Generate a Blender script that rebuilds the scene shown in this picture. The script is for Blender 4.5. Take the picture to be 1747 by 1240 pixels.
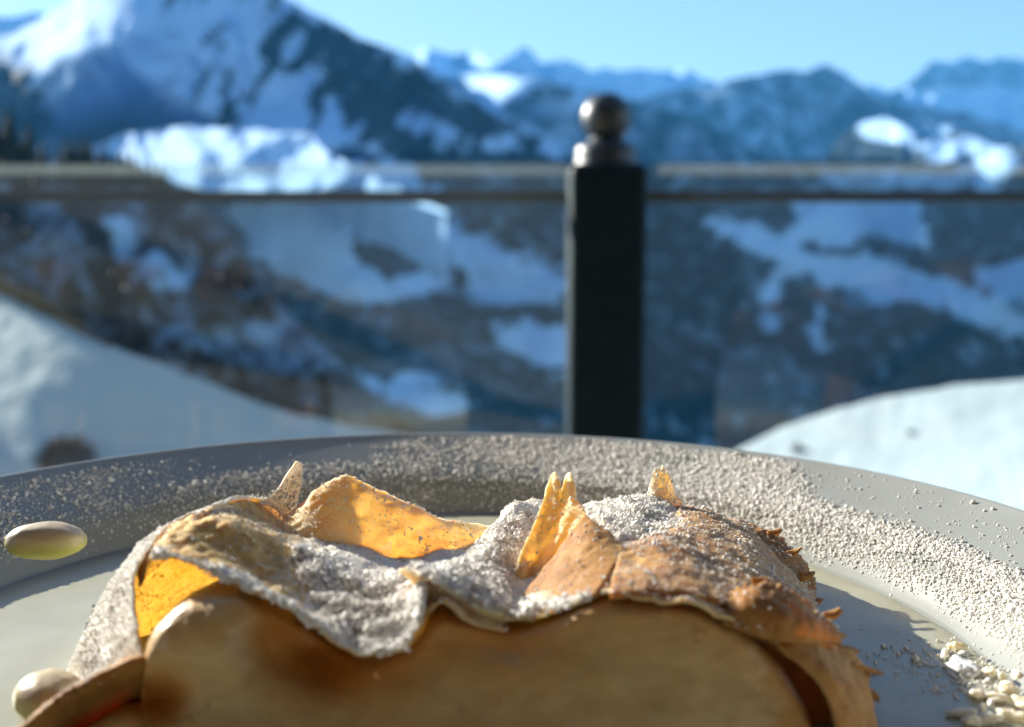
import bpy, math
import numpy as np
from mathutils import Vector

for o in list(bpy.data.objects):
    bpy.data.objects.remove(o)
SC = bpy.context.scene
COL = SC.collection
R = math.radians
rng = np.random.default_rng(7)

# ------------------------------------------------------------------ camera, sky, sun, exposure
W, H, F, HOR = 1747.0, 1240.0, 1873.0, 400.0
PITCH = math.atan((H / 2 - HOR) / F)
CAM = np.array([0.0, 0.0, 0.83])
cam_d = bpy.data.cameras.new('camera')
cam_d.sensor_width = 36.0
cam_d.lens = 36.0 * F / W
cam_d.clip_start, cam_d.clip_end = 0.01, 80000.0
cam_d.dof.use_dof = True
cam_d.dof.focus_distance = 0.255
cam_d.dof.aperture_fstop = 12.0
cam = bpy.data.objects.new('camera', cam_d)
COL.objects.link(cam)
cam.location = CAM
cam.rotation_euler = (math.pi / 2 - PITCH, 0, 0)
SC.camera = cam

SUN_EL, SUN_BACK = 21.2, 41.0            # elevation; degrees behind the picture plane, sun stands on the left
sd = np.array([-math.cos(R(SUN_BACK)) * math.cos(R(SUN_EL)), math.sin(R(SUN_BACK)) * math.cos(R(SUN_EL)), math.sin(R(SUN_EL))])
world = bpy.data.worlds.new('World')
SC.world = world
world.use_nodes = True
wn = world.node_tree
sky = wn.nodes.new('ShaderNodeTexSky')
sky.sky_type = 'NISHITA'
sky.sun_disc = False
sky.sun_elevation = R(SUN_EL)
sky.sun_rotation = math.atan2(sd[0], sd[1])
sky.altitude = 1800
sky.air_density = 1.0
sky.dust_density = 0.3
sky.ozone_density = 1.5
wn.links.new(sky.outputs[0], wn.nodes['Background'].inputs[0])
wn.nodes['Background'].inputs[1].default_value = 0.08
sun_d = bpy.data.lights.new('sun', 'SUN')
sun_d.energy = 5.0
sun_d.angle = R(0.5)
sun_d.color = (1.0, 0.94, 0.83)
sun = bpy.data.objects.new('sun', sun_d)
COL.objects.link(sun)
sun.rotation_euler = Vector(-sd).to_track_quat('-Z', 'Y').to_euler()
SC.view_settings.view_transform = 'Standard'
SC.view_settings.look = 'None'
SC.view_settings.exposure = 1.5
SC.view_settings.gamma = 1.0
SC.cycles.use_denoising = True
SC.cycles.max_bounces = 10
SC.cycles.transparent_max_bounces = 12
SC.cycles.caustics_reflective = False
SC.cycles.caustics_refractive = False

# ------------------------------------------------------------------ helpers
FWD = np.array([0, math.cos(PITCH), -math.sin(PITCH)])
UPV = np.array([0, math.sin(PITCH), math.cos(PITCH)])
RGT = np.array([1.0, 0, 0])

def P(px, py, Z):
    """point at real depth Z (metres) seen in that direction from the photographer's place"""
    px, py, Z = np.broadcast_arrays(np.asarray(px, float), np.asarray(py, float), np.asarray(Z, float))
    return CAM + Z[..., None] * (FWD + ((px - W / 2) / F)[..., None] * RGT + ((H / 2 - py) / F)[..., None] * UPV)

def _h(ix, iy, iz, s):
    n = (ix * 374761393 + iy * 668265263 + iz * 2147483647 + s * 974634727) & 0xffffffff
    n = ((n ^ (n >> 13)) * 1274126177) & 0xffffffff
    n = (n ^ (n >> 16)) & 0xffff
    return n / 65535.0 * 2 - 1

def vnoise(x, y, z=0.0, s=0):
    x, y, z = np.broadcast_arrays(np.asarray(x, float), np.asarray(y, float), np.asarray(z, float))
    ix, iy, iz = (np.floor(v).astype(np.int64) for v in (x, y, z))
    fx, fy, fz = x - ix, y - iy, z - iz
    fx, fy, fz = (f * f * f * (f * (f * 6 - 15) + 10) for f in (fx, fy, fz))
    r = 0
    for a in (0, 1):
        for b in (0, 1):
            for c in (0, 1):
                r = r + _h(ix + a, iy + b, iz + c, s) * (fx if a else 1 - fx) * (fy if b else 1 - fy) * (fz if c else 1 - fz)
    return r

def fbm(x, y, z=0.0, o=4, s=0):
    r, a, k = 0, 1.0, 1.0
    for i in range(o):
        r = r + a * vnoise(np.asarray(x) * k, np.asarray(y) * k, np.asarray(z) * k, s + i)
        a *= .5
        k *= 2.03
    return r

def sstep(a, b, x):
    t = np.clip((x - a) / (b - a), 0, 1)
    return t * t * (3 - 2 * t)

def mesh_obj(name, verts, faces, mat=None, parent=None, smooth=True, attrs=None):
    me = bpy.data.meshes.new(name)
    verts = np.asarray(verts, float).reshape(-1, 3)
    faces = np.asarray(faces, dtype=np.int32)
    n, k = faces.shape
    me.vertices.add(len(verts))
    me.vertices.foreach_set('co', verts.ravel())
    me.loops.add(n * k)
    me.loops.foreach_set('vertex_index', faces.ravel())
    me.polygons.add(n)
    me.polygons.foreach_set('loop_start', np.arange(n, dtype=np.int32) * k)
    me.polygons.foreach_set('loop_total', np.full(n, k, dtype=np.int32))
    for an, av in (attrs or {}).items():
        a = me.attributes.new(an, 'FLOAT', 'POINT')
        a.data.foreach_set('value', np.asarray(av, np.float32).ravel())
    me.update(calc_edges=True)
    me.validate()
    if smooth:
        me.polygons.foreach_set('use_smooth', np.ones(len(me.polygons), bool))
    if mat:
        me.materials.append(mat)
    o = bpy.data.objects.new(name, me)
    COL.objects.link(o)
    if parent:
        o.parent = parent
    return o

def tag(o, label=None, cat=None, group=None, kind=None):
    for k, v in (('label', label), ('category', cat), ('group', group), ('kind', kind)):
        if v:
            o[k] = v
    return o

def empty(name, loc=(0, 0, 0)):
    e = bpy.data.objects.new(name, None)
    e.empty_display_size = .01
    e.location = loc
    COL.objects.link(e)
    return e

def adopt(parent):
    """children are built in world coordinates: keep them there under a root that stands at the thing's base"""
    bpy.context.view_layer.update()
    for c in parent.children:
        c.matrix_parent_inverse = parent.matrix_world.inverted()

def grid_faces(nr, nc, off=0, flip=False, wrap=False):
    i, j = np.meshgrid(np.arange(nr - 1), np.arange(nc if wrap else nc - 1), indexing='ij')
    j2 = (j + 1) % nc
    q = np.stack([i * nc + j, i * nc + j2, (i + 1) * nc + j2, (i + 1) * nc + j], -1).reshape(-1, 4) + off
    return q[:, ::-1] if flip else q

def resample(a, n, axis):
    """Catmull-Rom through control points"""
    a = np.moveaxis(np.asarray(a, float), axis, 0)
    m = len(a)
    t = np.linspace(0, m - 1, n)
    i = np.clip(np.floor(t).astype(int), 0, m - 2)
    f = (t - i).reshape(-1, *([1] * (a.ndim - 1)))
    p0 = np.where((i == 0).reshape(f.shape), 2 * a[0] - a[1], a[np.maximum(i - 1, 0)])
    p3 = np.where((i == m - 2).reshape(f.shape), 2 * a[-1] - a[-2], a[np.minimum(i + 2, m - 1)])
    p1, p2 = a[i], a[i + 1]
    r = .5 * (2 * p1 + (p2 - p0) * f + (2 * p0 - 5 * p1 + 4 * p2 - p3) * f ** 2 + (3 * p1 - p0 - 3 * p2 + p3) * f ** 3)
    return np.moveaxis(r, 0, axis)

def grid_normals(p):
    n = np.cross(np.gradient(p, axis=1), np.gradient(p, axis=0))
    return n / (np.linalg.norm(n, axis=-1, keepdims=True) + 1e-12)

def box(lo, hi):
    lo, hi = np.array(lo, float), np.array(hi, float)
    v = np.array([[x, y, z] for x in (0, 1) for y in (0, 1) for z in (0, 1)]) * (hi - lo) + lo
    f = [[0, 1, 3, 2], [4, 6, 7, 5], [0, 4, 5, 1], [2, 3, 7, 6], [0, 2, 6, 4], [1, 5, 7, 3]]
    return v, np.array(f)

def box_obj(name, lo, hi, mat, parent=None, bevel=0.0):
    v, f = box(lo, hi)
    o = mesh_obj(name, v, f, mat, parent, smooth=False)
    if bevel:
        m = o.modifiers.new('bevel', 'BEVEL')
        m.width = bevel
        m.segments = 3
    return o

def lathe(name, prof, mat, parent=None, n=96, c=(0, 0, 0), attrs=None):
    prof = np.array(prof, float)
    a = np.linspace(0, 2 * np.pi, n, endpoint=False)
    v = np.stack([prof[:, 0:1] * np.cos(a) + c[0], prof[:, 0:1] * np.sin(a) + c[1], prof[:, 1:2] + 0 * a + c[2]], -1)
    return mesh_obj(name, v, grid_faces(len(prof), n, wrap=True), mat, parent)

ICO_V = None
def ico():
    g = (1 + 5 ** .5) / 2
    v = np.array([(-1, g, 0), (1, g, 0), (-1, -g, 0), (1, -g, 0), (0, -1, g), (0, 1, g), (0, -1, -g), (0, 1, -g), (g, 0, -1), (g, 0, 1), (-g, 0, -1), (-g, 0, 1)], float)
    f = np.array([(0, 11, 5), (0, 5, 1), (0, 1, 7), (0, 7, 10), (0, 10, 11), (1, 5, 9), (5, 11, 4), (11, 10, 2), (10, 7, 6), (7, 1, 8), (3, 9, 4), (3, 4, 2), (3, 2, 6), (3, 6, 8), (3, 8, 9), (4, 9, 5), (2, 4, 11), (6, 2, 10), (8, 6, 7), (9, 8, 1)])
    return v / np.linalg.norm(v[0]), f

def grains(name, pts, rad, mat, parent=None, jit=.35, stretch=None):
    """lumpy crystals, each a small irregular solid of 20 faces, joined into one mass nobody could count"""
    v0, f0 = ico()
    n = len(pts)
    q = rng.normal(size=(n, 4))
    q /= np.linalg.norm(q, axis=1, keepdims=True)
    w, x, y, z = q.T
    M = np.stack([np.stack([1 - 2 * (y * y + z * z), 2 * (x * y - w * z), 2 * (x * z + w * y)], -1),
                  np.stack([2 * (x * y + w * z), 1 - 2 * (x * x + z * z), 2 * (y * z - w * x)], -1),
                  np.stack([2 * (x * z - w * y), 2 * (y * z + w * x), 1 - 2 * (x * x + y * y)], -1)], -2)
    s = rng.uniform(.65, 1.35, (n, 1, 3))
    v = v0[None] * s * (1 + rng.uniform(-jit, jit, (n, 12, 1))) * np.asarray(rad).reshape(-1, 1, 1)
    v = np.einsum('nij,nkj->nki', M, v) + np.asarray(pts)[:, None]
    f = (f0[None] + (np.arange(n) * 12)[:, None, None]).reshape(-1, 3)
    o = mesh_obj(name, v, f, mat, parent, smooth=True)
    o['kind'] = 'stuff'
    return o

# ------------------------------------------------------------------ materials
def mat_new(name):
    m = bpy.data.materials.new(name)
    m.use_nodes = True
    nt = m.node_tree
    return m, nt, nt.nodes['Principled BSDF'], nt.nodes['Material Output']

def N(nt, typ, **kw):
    n = nt.nodes.new(typ)
    for k, v in kw.items():
        if k.startswith('i_'):
            n.inputs[k[2:].replace('_', ' ')].default_value = v
        else:
            setattr(n, k, v)
    return n

def ramp(nt, fac, stops):
    r = nt.nodes.new('ShaderNodeValToRGB')
    e = r.color_ramp.elements
    e[0].position, e[0].color = stops[0][0], (*stops[0][1], 1)
    e[1].position, e[1].color = stops[-1][0], (*stops[-1][1], 1)
    for p, c in stops[1:-1]:
        x = e.new(p)
        x.color = (*c, 1)
    nt.links.new(fac, r.inputs[0])
    return r

def noise(nt, scale, detail=4, rough=.55, vec=None):
    t = nt.nodes.new('ShaderNodeTexNoise')
    t.inputs['Scale'].default_value = scale
    t.inputs['Detail'].default_value = detail
    t.inputs['Roughness'].default_value = rough
    if vec is None:
        vec = nt.nodes.new('ShaderNodeTexCoord').outputs['Object']
    nt.links.new(vec, t.inputs['Vector'])
    return t

def mixc(nt, fac, a, b):
    m = nt.nodes.new('ShaderNodeMix')
    m.data_type = 'RGBA'
    for sock, val in ((m.inputs[0], fac), (m.inputs[6], a), (m.inputs[7], b)):
        if isinstance(val, (int, float)):
            sock.default_value = val
        elif isinstance(val, tuple):
            sock.default_value = (*val, 1)
        else:
            nt.links.new(val, sock)
    return m.outputs[2]

def bump(nt, height, bsdf, strength=.3, dist=.001):
    b = N(nt, 'ShaderNodeBump')
    b.inputs['Strength'].default_value = strength
    b.inputs['Distance'].default_value = dist
    nt.links.new(height, b.inputs['Height'])
    nt.links.new(b.outputs[0], bsdf.inputs['Normal'])

def simple(name, col, rough=.6, nscale=None, var=.25, bmp=0, bdist=.001, spec=.5):
    m, nt, b, o = mat_new(name)
    b.inputs['Roughness'].default_value = rough
    b.inputs['Specular IOR Level'].default_value = spec
    if nscale:
        t = noise(nt, nscale)
        c = ramp(nt, t.outputs[0], [(.3, tuple(x * (1 - var) for x in col)), (.7, tuple(min(1, x * (1 + var)) for x in col))])
        nt.links.new(c.outputs[0], b.inputs['Base Color'])
        if bmp:
            bump(nt, t.outputs[0], b, bmp, bdist)
    else:
        b.inputs['Base Color'].default_value = (*col, 1)
    return m

def pastry_mat(name, light, dark, sss=.7, rad=(.005, .0025, .0014), dust_amt=1.0, rough=.7):
    m, nt, b, o = mat_new(name)
    t1 = noise(nt, 90, 5, .6)
    c = ramp(nt, t1.outputs[0], [(.32, dark), (.62, light)])
    fine = noise(nt, 1500, 3, .7)
    blot = noise(nt, 260, 4, .7)
    at = N(nt, 'ShaderNodeAttribute', attribute_name='dust')
    add = N(nt, 'ShaderNodeMath', operation='MULTIPLY_ADD')
    nt.links.new(blot.outputs[0], add.inputs[0])
    add.inputs[1].default_value = .55
    nt.links.new(fine.outputs[0], add.inputs[2])
    sub = N(nt, 'ShaderNodeMath', operation='MULTIPLY_ADD')
    nt.links.new(at.outputs['Fac'], sub.inputs[0])
    sub.inputs[1].default_value = .75 * dust_amt
    nt.links.new(add.outputs[0], sub.inputs[2])
    mr = N(nt, 'ShaderNodeMapRange')
    mr.inputs[1].default_value = .98
    mr.inputs[2].default_value = 1.16
    nt.links.new(sub.outputs[0], mr.inputs[0])
    col = mixc(nt, mr.outputs[0], c.outputs[0], (.86, .80, .70))
    nt.links.new(col, b.inputs['Base Color'])
    b.inputs['Roughness'].default_value = rough
    sw = N(nt, 'ShaderNodeMapRange')
    sw.inputs[3].default_value = sss
    sw.inputs[4].default_value = sss * .25
    nt.links.new(mr.outputs[0], sw.inputs[0])
    nt.links.new(sw.outputs[0], b.inputs['Subsurface Weight'])
    b.inputs['Subsurface Radius'].default_value = rad
    b.inputs['Subsurface Scale'].default_value = 1.0
    b.inputs['Specular IOR Level'].default_value = .25
    bump(nt, add.outputs[0], b, .3, .0004)
    return m

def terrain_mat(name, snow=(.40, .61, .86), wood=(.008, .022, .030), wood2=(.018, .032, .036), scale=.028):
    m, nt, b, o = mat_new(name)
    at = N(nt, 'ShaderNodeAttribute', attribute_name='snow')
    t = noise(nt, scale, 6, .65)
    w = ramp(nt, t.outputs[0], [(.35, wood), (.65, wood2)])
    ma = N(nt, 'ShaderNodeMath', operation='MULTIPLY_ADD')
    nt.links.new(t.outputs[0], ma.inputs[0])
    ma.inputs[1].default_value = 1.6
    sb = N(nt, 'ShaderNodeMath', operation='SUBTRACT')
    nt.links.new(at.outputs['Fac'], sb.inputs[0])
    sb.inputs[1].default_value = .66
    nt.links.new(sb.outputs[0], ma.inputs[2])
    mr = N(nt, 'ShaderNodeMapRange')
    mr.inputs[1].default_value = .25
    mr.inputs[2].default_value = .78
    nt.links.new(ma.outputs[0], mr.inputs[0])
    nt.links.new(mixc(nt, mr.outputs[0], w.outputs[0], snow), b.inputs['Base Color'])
    b.inputs['Roughness'].default_value = .9
    b.inputs['Specular IOR Level'].default_value = .1
    return m

M = {}
M['pastry'] = pastry_mat('thin_pastry', (.89, .57, .31), (.81, .43, .18))
M['pastry_brown'] = pastry_mat('browned_pastry', (.64, .34, .12), (.34, .15, .045), sss=.5, dust_amt=.85)
M['pastry_inner'] = pastry_mat('moist_inner_pastry', (.80, .40, .10), (.66, .28, .06), dust_amt=0, rough=.35)
M['pastry_fold'] = pastry_mat('pale_fold', (.66, .42, .17), (.58, .34, .12), dust_amt=0, rough=.4)
M['pastry_crisp'] = pastry_mat('crisp_orange_edge', (.42, .22, .06), (.24, .10, .025), sss=.15, dust_amt=.6)
M['pastry_shaded'] = pastry_mat('shaded_leaf', (.80, .46, .17), (.66, .34, .10), sss=.6)  # browner pastry copy: shade of the upper left leaf put into its colour
M['sugar'], nt, b, out = mat_new('powdered_sugar')
nt.nodes.remove(b)
df = N(nt, 'ShaderNodeBsdfDiffuse')
df.inputs[0].default_value = (.93, .91, .86, 1)
tl = N(nt, 'ShaderNodeBsdfTranslucent')
tl.inputs[0].default_value = (.90, .89, .85, 1)
mx = N(nt, 'ShaderNodeMixShader')
mx.inputs[0].default_value = .12
nt.links.new(df.outputs[0], mx.inputs[1])
nt.links.new(tl.outputs[0], mx.inputs[2])
nt.links.new(mx.outputs[0], out.inputs[0])
M['glaze'], nt, b, _ = mat_new('stoneware_glaze')
t = noise(nt, 40, 3)
nt.links.new(ramp(nt, t.outputs[0], [(.3, (.262, .272, .242)), (.7, (.295, .306, .275))]).outputs[0], b.inputs['Base Color'])
b.inputs['Roughness'].default_value = .3
M['sauce'], nt, b, _ = mat_new('vanilla_sauce')
t = noise(nt, 60, 3)
nt.links.new(ramp(nt, t.outputs[0], [(.3, (.36, .35, .25)), (.7, (.42, .41, .31))]).outputs[0], b.inputs['Base Color'])
b.inputs['Roughness'].default_value = .25
b.inputs['Specular IOR Level'].default_value = .3
b.inputs['Subsurface Weight'].default_value = .3
b.inputs['Subsurface Radius'].default_value = (.003, .002, .001)
bump(nt, t.outputs[0], b, .15, .0008)
M['cream'], nt, b, _ = mat_new('curd_filling')
t = noise(nt, 120, 5, .6)
t2 = noise(nt, 150, 4, .65)
c1 = ramp(nt, t.outputs[0], [(.3, (.54, .385, .18)), (.7, (.64, .47, .235))])
c2 = ramp(nt, t2.outputs[0], [(.28, (.35, .22, .10)), (.38, (1, 1, 1))])
mm = nt.nodes.new('ShaderNodeMix')
mm.data_type = 'RGBA'
mm.blend_type = 'MULTIPLY'
mm.inputs[0].default_value = .8
nt.links.new(c1.outputs[0], mm.inputs[6])
nt.links.new(c2.outputs[0], mm.inputs[7])
at = N(nt, 'ShaderNodeAttribute', attribute_name='moist_glow')  # soaked pastry tint mixed with a painted amber glow under the crust
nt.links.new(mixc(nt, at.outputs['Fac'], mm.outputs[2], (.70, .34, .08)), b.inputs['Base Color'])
b.inputs['Roughness'].default_value = .42
b.inputs['Subsurface Weight'].default_value = .3
b.inputs['Subsurface Radius'].default_value = (.008, .004, .0015)
bump(nt, t.outputs[0], b, .5, .002)
M['snow'], nt, b, _ = mat_new('wind_packed_snow')
t = noise(nt, .8, 6)
nt.links.new(ramp(nt, t.outputs[0], [(.3, (.46, .52, .54)), (.7, (.51, .57, .59))]).outputs[0], b.inputs['Base Color'])
b.inputs['Roughness'].default_value = .8
bump(nt, t.outputs[0], b, .6, .16)
M['terrain'] = terrain_mat('snow_and_spruce_forest')
M['terrain_near'] = terrain_mat('near_forest_hillside', wood=(.02, .03, .032), wood2=(.09, .065, .045), scale=.09)
M['iron'], nt, b, _ = mat_new('dark_painted_iron')
b.inputs['Base Color'].default_value = (.012, .018, .022, 1)
t = noise(nt, 60, 4)
nt.links.new(ramp(nt, t.outputs[0], [(.3, (.36, .36, .36)), (.7, (.48, .48, .48))]).outputs[0], b.inputs['Roughness'])
M['post'] = simple('dark_stained_post', (.003, .017, .024), .6, 30, .3, .2, .002, spec=.25)
M['brass'], nt, b, _ = mat_new('weathered_finial_paint')
b.inputs['Base Color'].default_value = (.010, .024, .032, 1)
b.inputs['Roughness'].default_value = .46
b.inputs['Specular IOR Level'].default_value = .9

# glass: clear body, real mirror share on every face
m, nt, b, out = mat_new('railing_glass')
nt.nodes.remove(b)
tr = N(nt, 'ShaderNodeBsdfTransparent')
tr.inputs[0].default_value = (.90, .95, .94, 1)
gl = N(nt, 'ShaderNodeBsdfGlossy')
gl.inputs['Roughness'].default_value = .03
mx = N(nt, 'ShaderNodeMixShader')
mx.inputs[0].default_value = .05
nt.links.new(tr.outputs[0], mx.inputs[1])
nt.links.new(gl.outputs[0], mx.inputs[2])
nt.links.new(mx.outputs[0], out.inputs[0])
M['glass'] = m
m, nt, b, out = mat_new('ground_glass_edge')
nt.nodes.remove(b)
tr = N(nt, 'ShaderNodeBsdfTransparent')
tr.inputs[0].default_value = (.85, .92, .92, 1)
df = N(nt, 'ShaderNodeBsdfDiffuse')
df.inputs[0].default_value = (.55, .6, .6, 1)
tl = N(nt, 'ShaderNodeBsdfTranslucent')
tl.inputs[0].default_value = (.55, .6, .58, 1)
m1, m2 = N(nt, 'ShaderNodeMixShader'), N(nt, 'ShaderNodeMixShader')
m1.inputs[0].default_value = .5
m2.inputs[0].default_value = .15
nt.links.new(df.outputs[0], m1.inputs[1])
nt.links.new(tl.outputs[0], m1.inputs[2])
nt.links.new(tr.outputs[0], m2.inputs[1])
nt.links.new(m1.outputs[0], m2.inputs[2])
nt.links.new(m2.outputs[0], out.inputs[0])
M['glass_edge'] = m
M['wood'] = simple('sunlit_larch_boards', (.26, .135, .06), .7, 14, .45, .3, .003)
M['wood_post'] = simple('honey_larch', (.62, .32, .10), .6, 20, .3)
M['pane'] = simple('dark_window', (.02, .03, .04), .08)
M['deck'] = simple('grey_deck_boards', (.22, .19, .16), .8, 9, .3)
M['table'] = simple('dark_tabletop', (.10, .075, .06), .45, 15, .3)
M['bark'] = simple('spruce_bark', (.05, .035, .025), .9)
M['needles'] = simple('spruce_needles', (.022, .04, .028), .8, .6, .4)
M['bush'] = simple('dark_bush', (.06, .10, .13), .8, 3, .3)
M['dry'] = simple('dry_winter_grass', (.22, .15, .08), .9, 2, .4)
M['rock'] = simple('dark_rock', (.05, .05, .055), .9, 6, .4)
M['crumb'] = pastry_mat('crumb', (.92, .86, .72), (.84, .70, .46), sss=.4, dust_amt=.5)
M['spot'] = simple('dried_water_spot', (.7, .72, .72), .7)

# ------------------------------------------------------------------ terrain
def poly_sd(px, py, poly):
    """signed distance in the hillside's own layout, positive inside"""
    poly = np.array(poly, float)
    d = np.full(px.shape, 1e9)
    ins = np.zeros(px.shape, bool)
    for i in range(len(poly)):
        a, b = poly[i], poly[(i + 1) % len(poly)]
        ab = b - a
        t = np.clip(((px - a[0]) * ab[0] + (py - a[1]) * ab[1]) / (ab @ ab + 1e-9), 0, 1)
        d = np.minimum(d, np.hypot(px - a[0] - t * ab[0], py - a[1] - t * ab[1]))
        c = ((a[1] > py) != (b[1] > py)) & (px < (b[0] - a[0]) * (py - a[1]) / (b[1] - a[1] + 1e-9) + a[0])
        ins ^= c
    return np.where(ins, d, -d)

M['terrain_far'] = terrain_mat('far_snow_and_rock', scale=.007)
def hillside(name, sil, base, Z0, a=.4, b=1.0, namp=.018, nscale=90, seed=0, lit=(), polys=(), snow0=0.0, streak=0.0, mat=None, sx=8, rows=90, ridge_noise=3.0, cx=873, y0=400, rough=1.0):
    """a slope whose ridge and foot run along the given lines; depth falls with the slope, with spurs and gullies"""
    x0, x1 = sil[0][0], sil[-1][0]
    cols = np.arange(x0, x1 + sx, sx, dtype=float)
    s = np.array(sil, float)
    ys = np.interp(cols, s[:, 0], s[:, 1]) + ridge_noise * fbm(cols / 28.0, 0 * cols + seed, 0, 4, seed)
    bs = np.array(base, float)
    yb = np.interp(cols, bs[:, 0], bs[:, 1])
    t = np.linspace(0, 1, rows)[:, None]
    py = ys[None] + (yb - ys)[None] * t
    px = np.broadcast_to(cols, py.shape)
    ln = a * (px - cx) / F - b * (py - y0) / F
    warp = 40 * fbm(px / 200, py / 200, 0, 2, seed + 50)
    ln = ln + namp * fbm((px + warp) / nscale, py / (nscale * 1.3), 0, 5, seed + 3) * rough
    for (lx, ly, rx, ry, k) in lit:
        u, v = (px - lx) / rx, (py - ly) / ry
        ln = ln - 1.6 * k * rx / F * u * np.exp(-(u * u + v * v) * .8)
    Z = Z0 * np.exp(ln)
    pts = P(px, py, Z)
    back = [P(cols, ys + 14, Z[0] * 1.06), P(cols, ys + 110, Z[0] * 1.22)]
    pts = np.concatenate([back[1][None], back[0][None], pts])
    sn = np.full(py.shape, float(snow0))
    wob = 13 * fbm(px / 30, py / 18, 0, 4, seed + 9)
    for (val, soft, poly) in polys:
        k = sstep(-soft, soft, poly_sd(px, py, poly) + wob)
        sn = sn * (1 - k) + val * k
    if streak:
        sn = sn - streak * sstep(.15, .75, fbm((px + py * .55) / 26, (py - px * .15) / 85, 0, 4, seed + 17)) * sstep(230, 330, px)
    sn = np.concatenate([sn[:1], sn[:1], sn])
    o = mesh_obj(name, pts, grid_faces(*pts.shape[:2], flip=True), mat or (M['terrain_far'] if Z0 > 4000 else M['terrain']), attrs={'snow': sn})
    tag(o, kind='structure')
    return o, (px, py, Z)

# far floor of the valley, reaching the horizon
v = np.array([(-13000, -300, -900), (13000, -300, -900), (13000, 14500, -900), (-13000, 14500, -900)], float)
tag(mesh_obj('valley_ground', v, [[0, 1, 2, 3]], M['terrain'], attrs={'snow': np.full(4, .5)}), kind='structure')

# far ranges
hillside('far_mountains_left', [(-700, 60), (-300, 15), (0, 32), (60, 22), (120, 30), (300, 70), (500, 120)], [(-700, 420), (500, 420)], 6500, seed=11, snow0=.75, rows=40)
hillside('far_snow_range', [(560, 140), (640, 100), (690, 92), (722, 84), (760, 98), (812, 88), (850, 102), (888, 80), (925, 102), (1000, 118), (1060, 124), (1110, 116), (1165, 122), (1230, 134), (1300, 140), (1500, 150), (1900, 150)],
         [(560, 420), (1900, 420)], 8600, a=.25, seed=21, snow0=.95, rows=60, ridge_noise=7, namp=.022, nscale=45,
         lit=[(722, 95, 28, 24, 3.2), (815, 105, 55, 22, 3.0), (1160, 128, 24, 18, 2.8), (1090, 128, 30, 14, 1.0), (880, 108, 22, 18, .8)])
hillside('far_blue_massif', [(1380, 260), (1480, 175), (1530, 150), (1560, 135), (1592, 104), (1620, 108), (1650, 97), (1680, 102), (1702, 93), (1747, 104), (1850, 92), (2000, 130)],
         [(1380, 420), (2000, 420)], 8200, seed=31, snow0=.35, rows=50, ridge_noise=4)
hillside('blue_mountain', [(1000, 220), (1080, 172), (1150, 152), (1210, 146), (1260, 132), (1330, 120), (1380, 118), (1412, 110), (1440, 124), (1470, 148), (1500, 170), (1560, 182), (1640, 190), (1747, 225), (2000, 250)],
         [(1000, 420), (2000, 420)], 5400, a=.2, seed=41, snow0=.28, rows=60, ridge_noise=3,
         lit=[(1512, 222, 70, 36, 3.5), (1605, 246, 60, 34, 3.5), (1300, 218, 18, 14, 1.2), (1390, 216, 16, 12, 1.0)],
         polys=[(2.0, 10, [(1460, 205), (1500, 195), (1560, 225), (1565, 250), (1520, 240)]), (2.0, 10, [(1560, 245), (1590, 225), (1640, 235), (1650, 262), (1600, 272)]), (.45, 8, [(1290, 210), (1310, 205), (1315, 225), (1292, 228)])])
hillside('middle_ridge', [(640, 120), (700, 105), (760, 128), (830, 128), (900, 130), (980, 150), (1060, 168), (1130, 180), (1200, 205), (1260, 240), (1330, 275), (1420, 300), (1500, 330)],
         [(640, 420), (1500, 420)], 4200, a=.45, seed=51, snow0=.22, rows=60,
         lit=[(830, 152, 85, 40, 5.5), (905, 190, 38, 22, 2.2), (950, 178, 40, 14, .9)],
         polys=[(1.3, 12, [(755, 138), (790, 120), (860, 122), (915, 140), (890, 172), (830, 188), (785, 178)]), (.9, 14, [(700, 190), (760, 185), (900, 205), (960, 245), (900, 270), (760, 235)]), (.7, 9, [(880, 185), (990, 172), (985, 186), (900, 202)])])
hillside('sunny_alp', [(1330, 400), (1390, 290), (1440, 226), (1475, 206), (1510, 200), (1552, 222), (1580, 246), (1610, 230), (1650, 228), (1700, 250), (1760, 252), (1850, 280), (2000, 330)], [(1330, 430), (2000, 430)], 3700, a=-1.0, b=1.5, seed=55, snow0=.0, rows=50, ridge_noise=3, cx=1600, y0=250, sx=6,
         polys=[(1.8, 8, [(1455, 208), (1510, 198), (1560, 226), (1562, 250), (1520, 238), (1480, 224)]), (1.8, 8, [(1565, 250), (1600, 230), (1636, 240), (1640, 262), (1600, 275)]), (1.8, 8, [(1645, 245), (1680, 238), (1715, 256), (1690, 272), (1655, 266)])])
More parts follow.
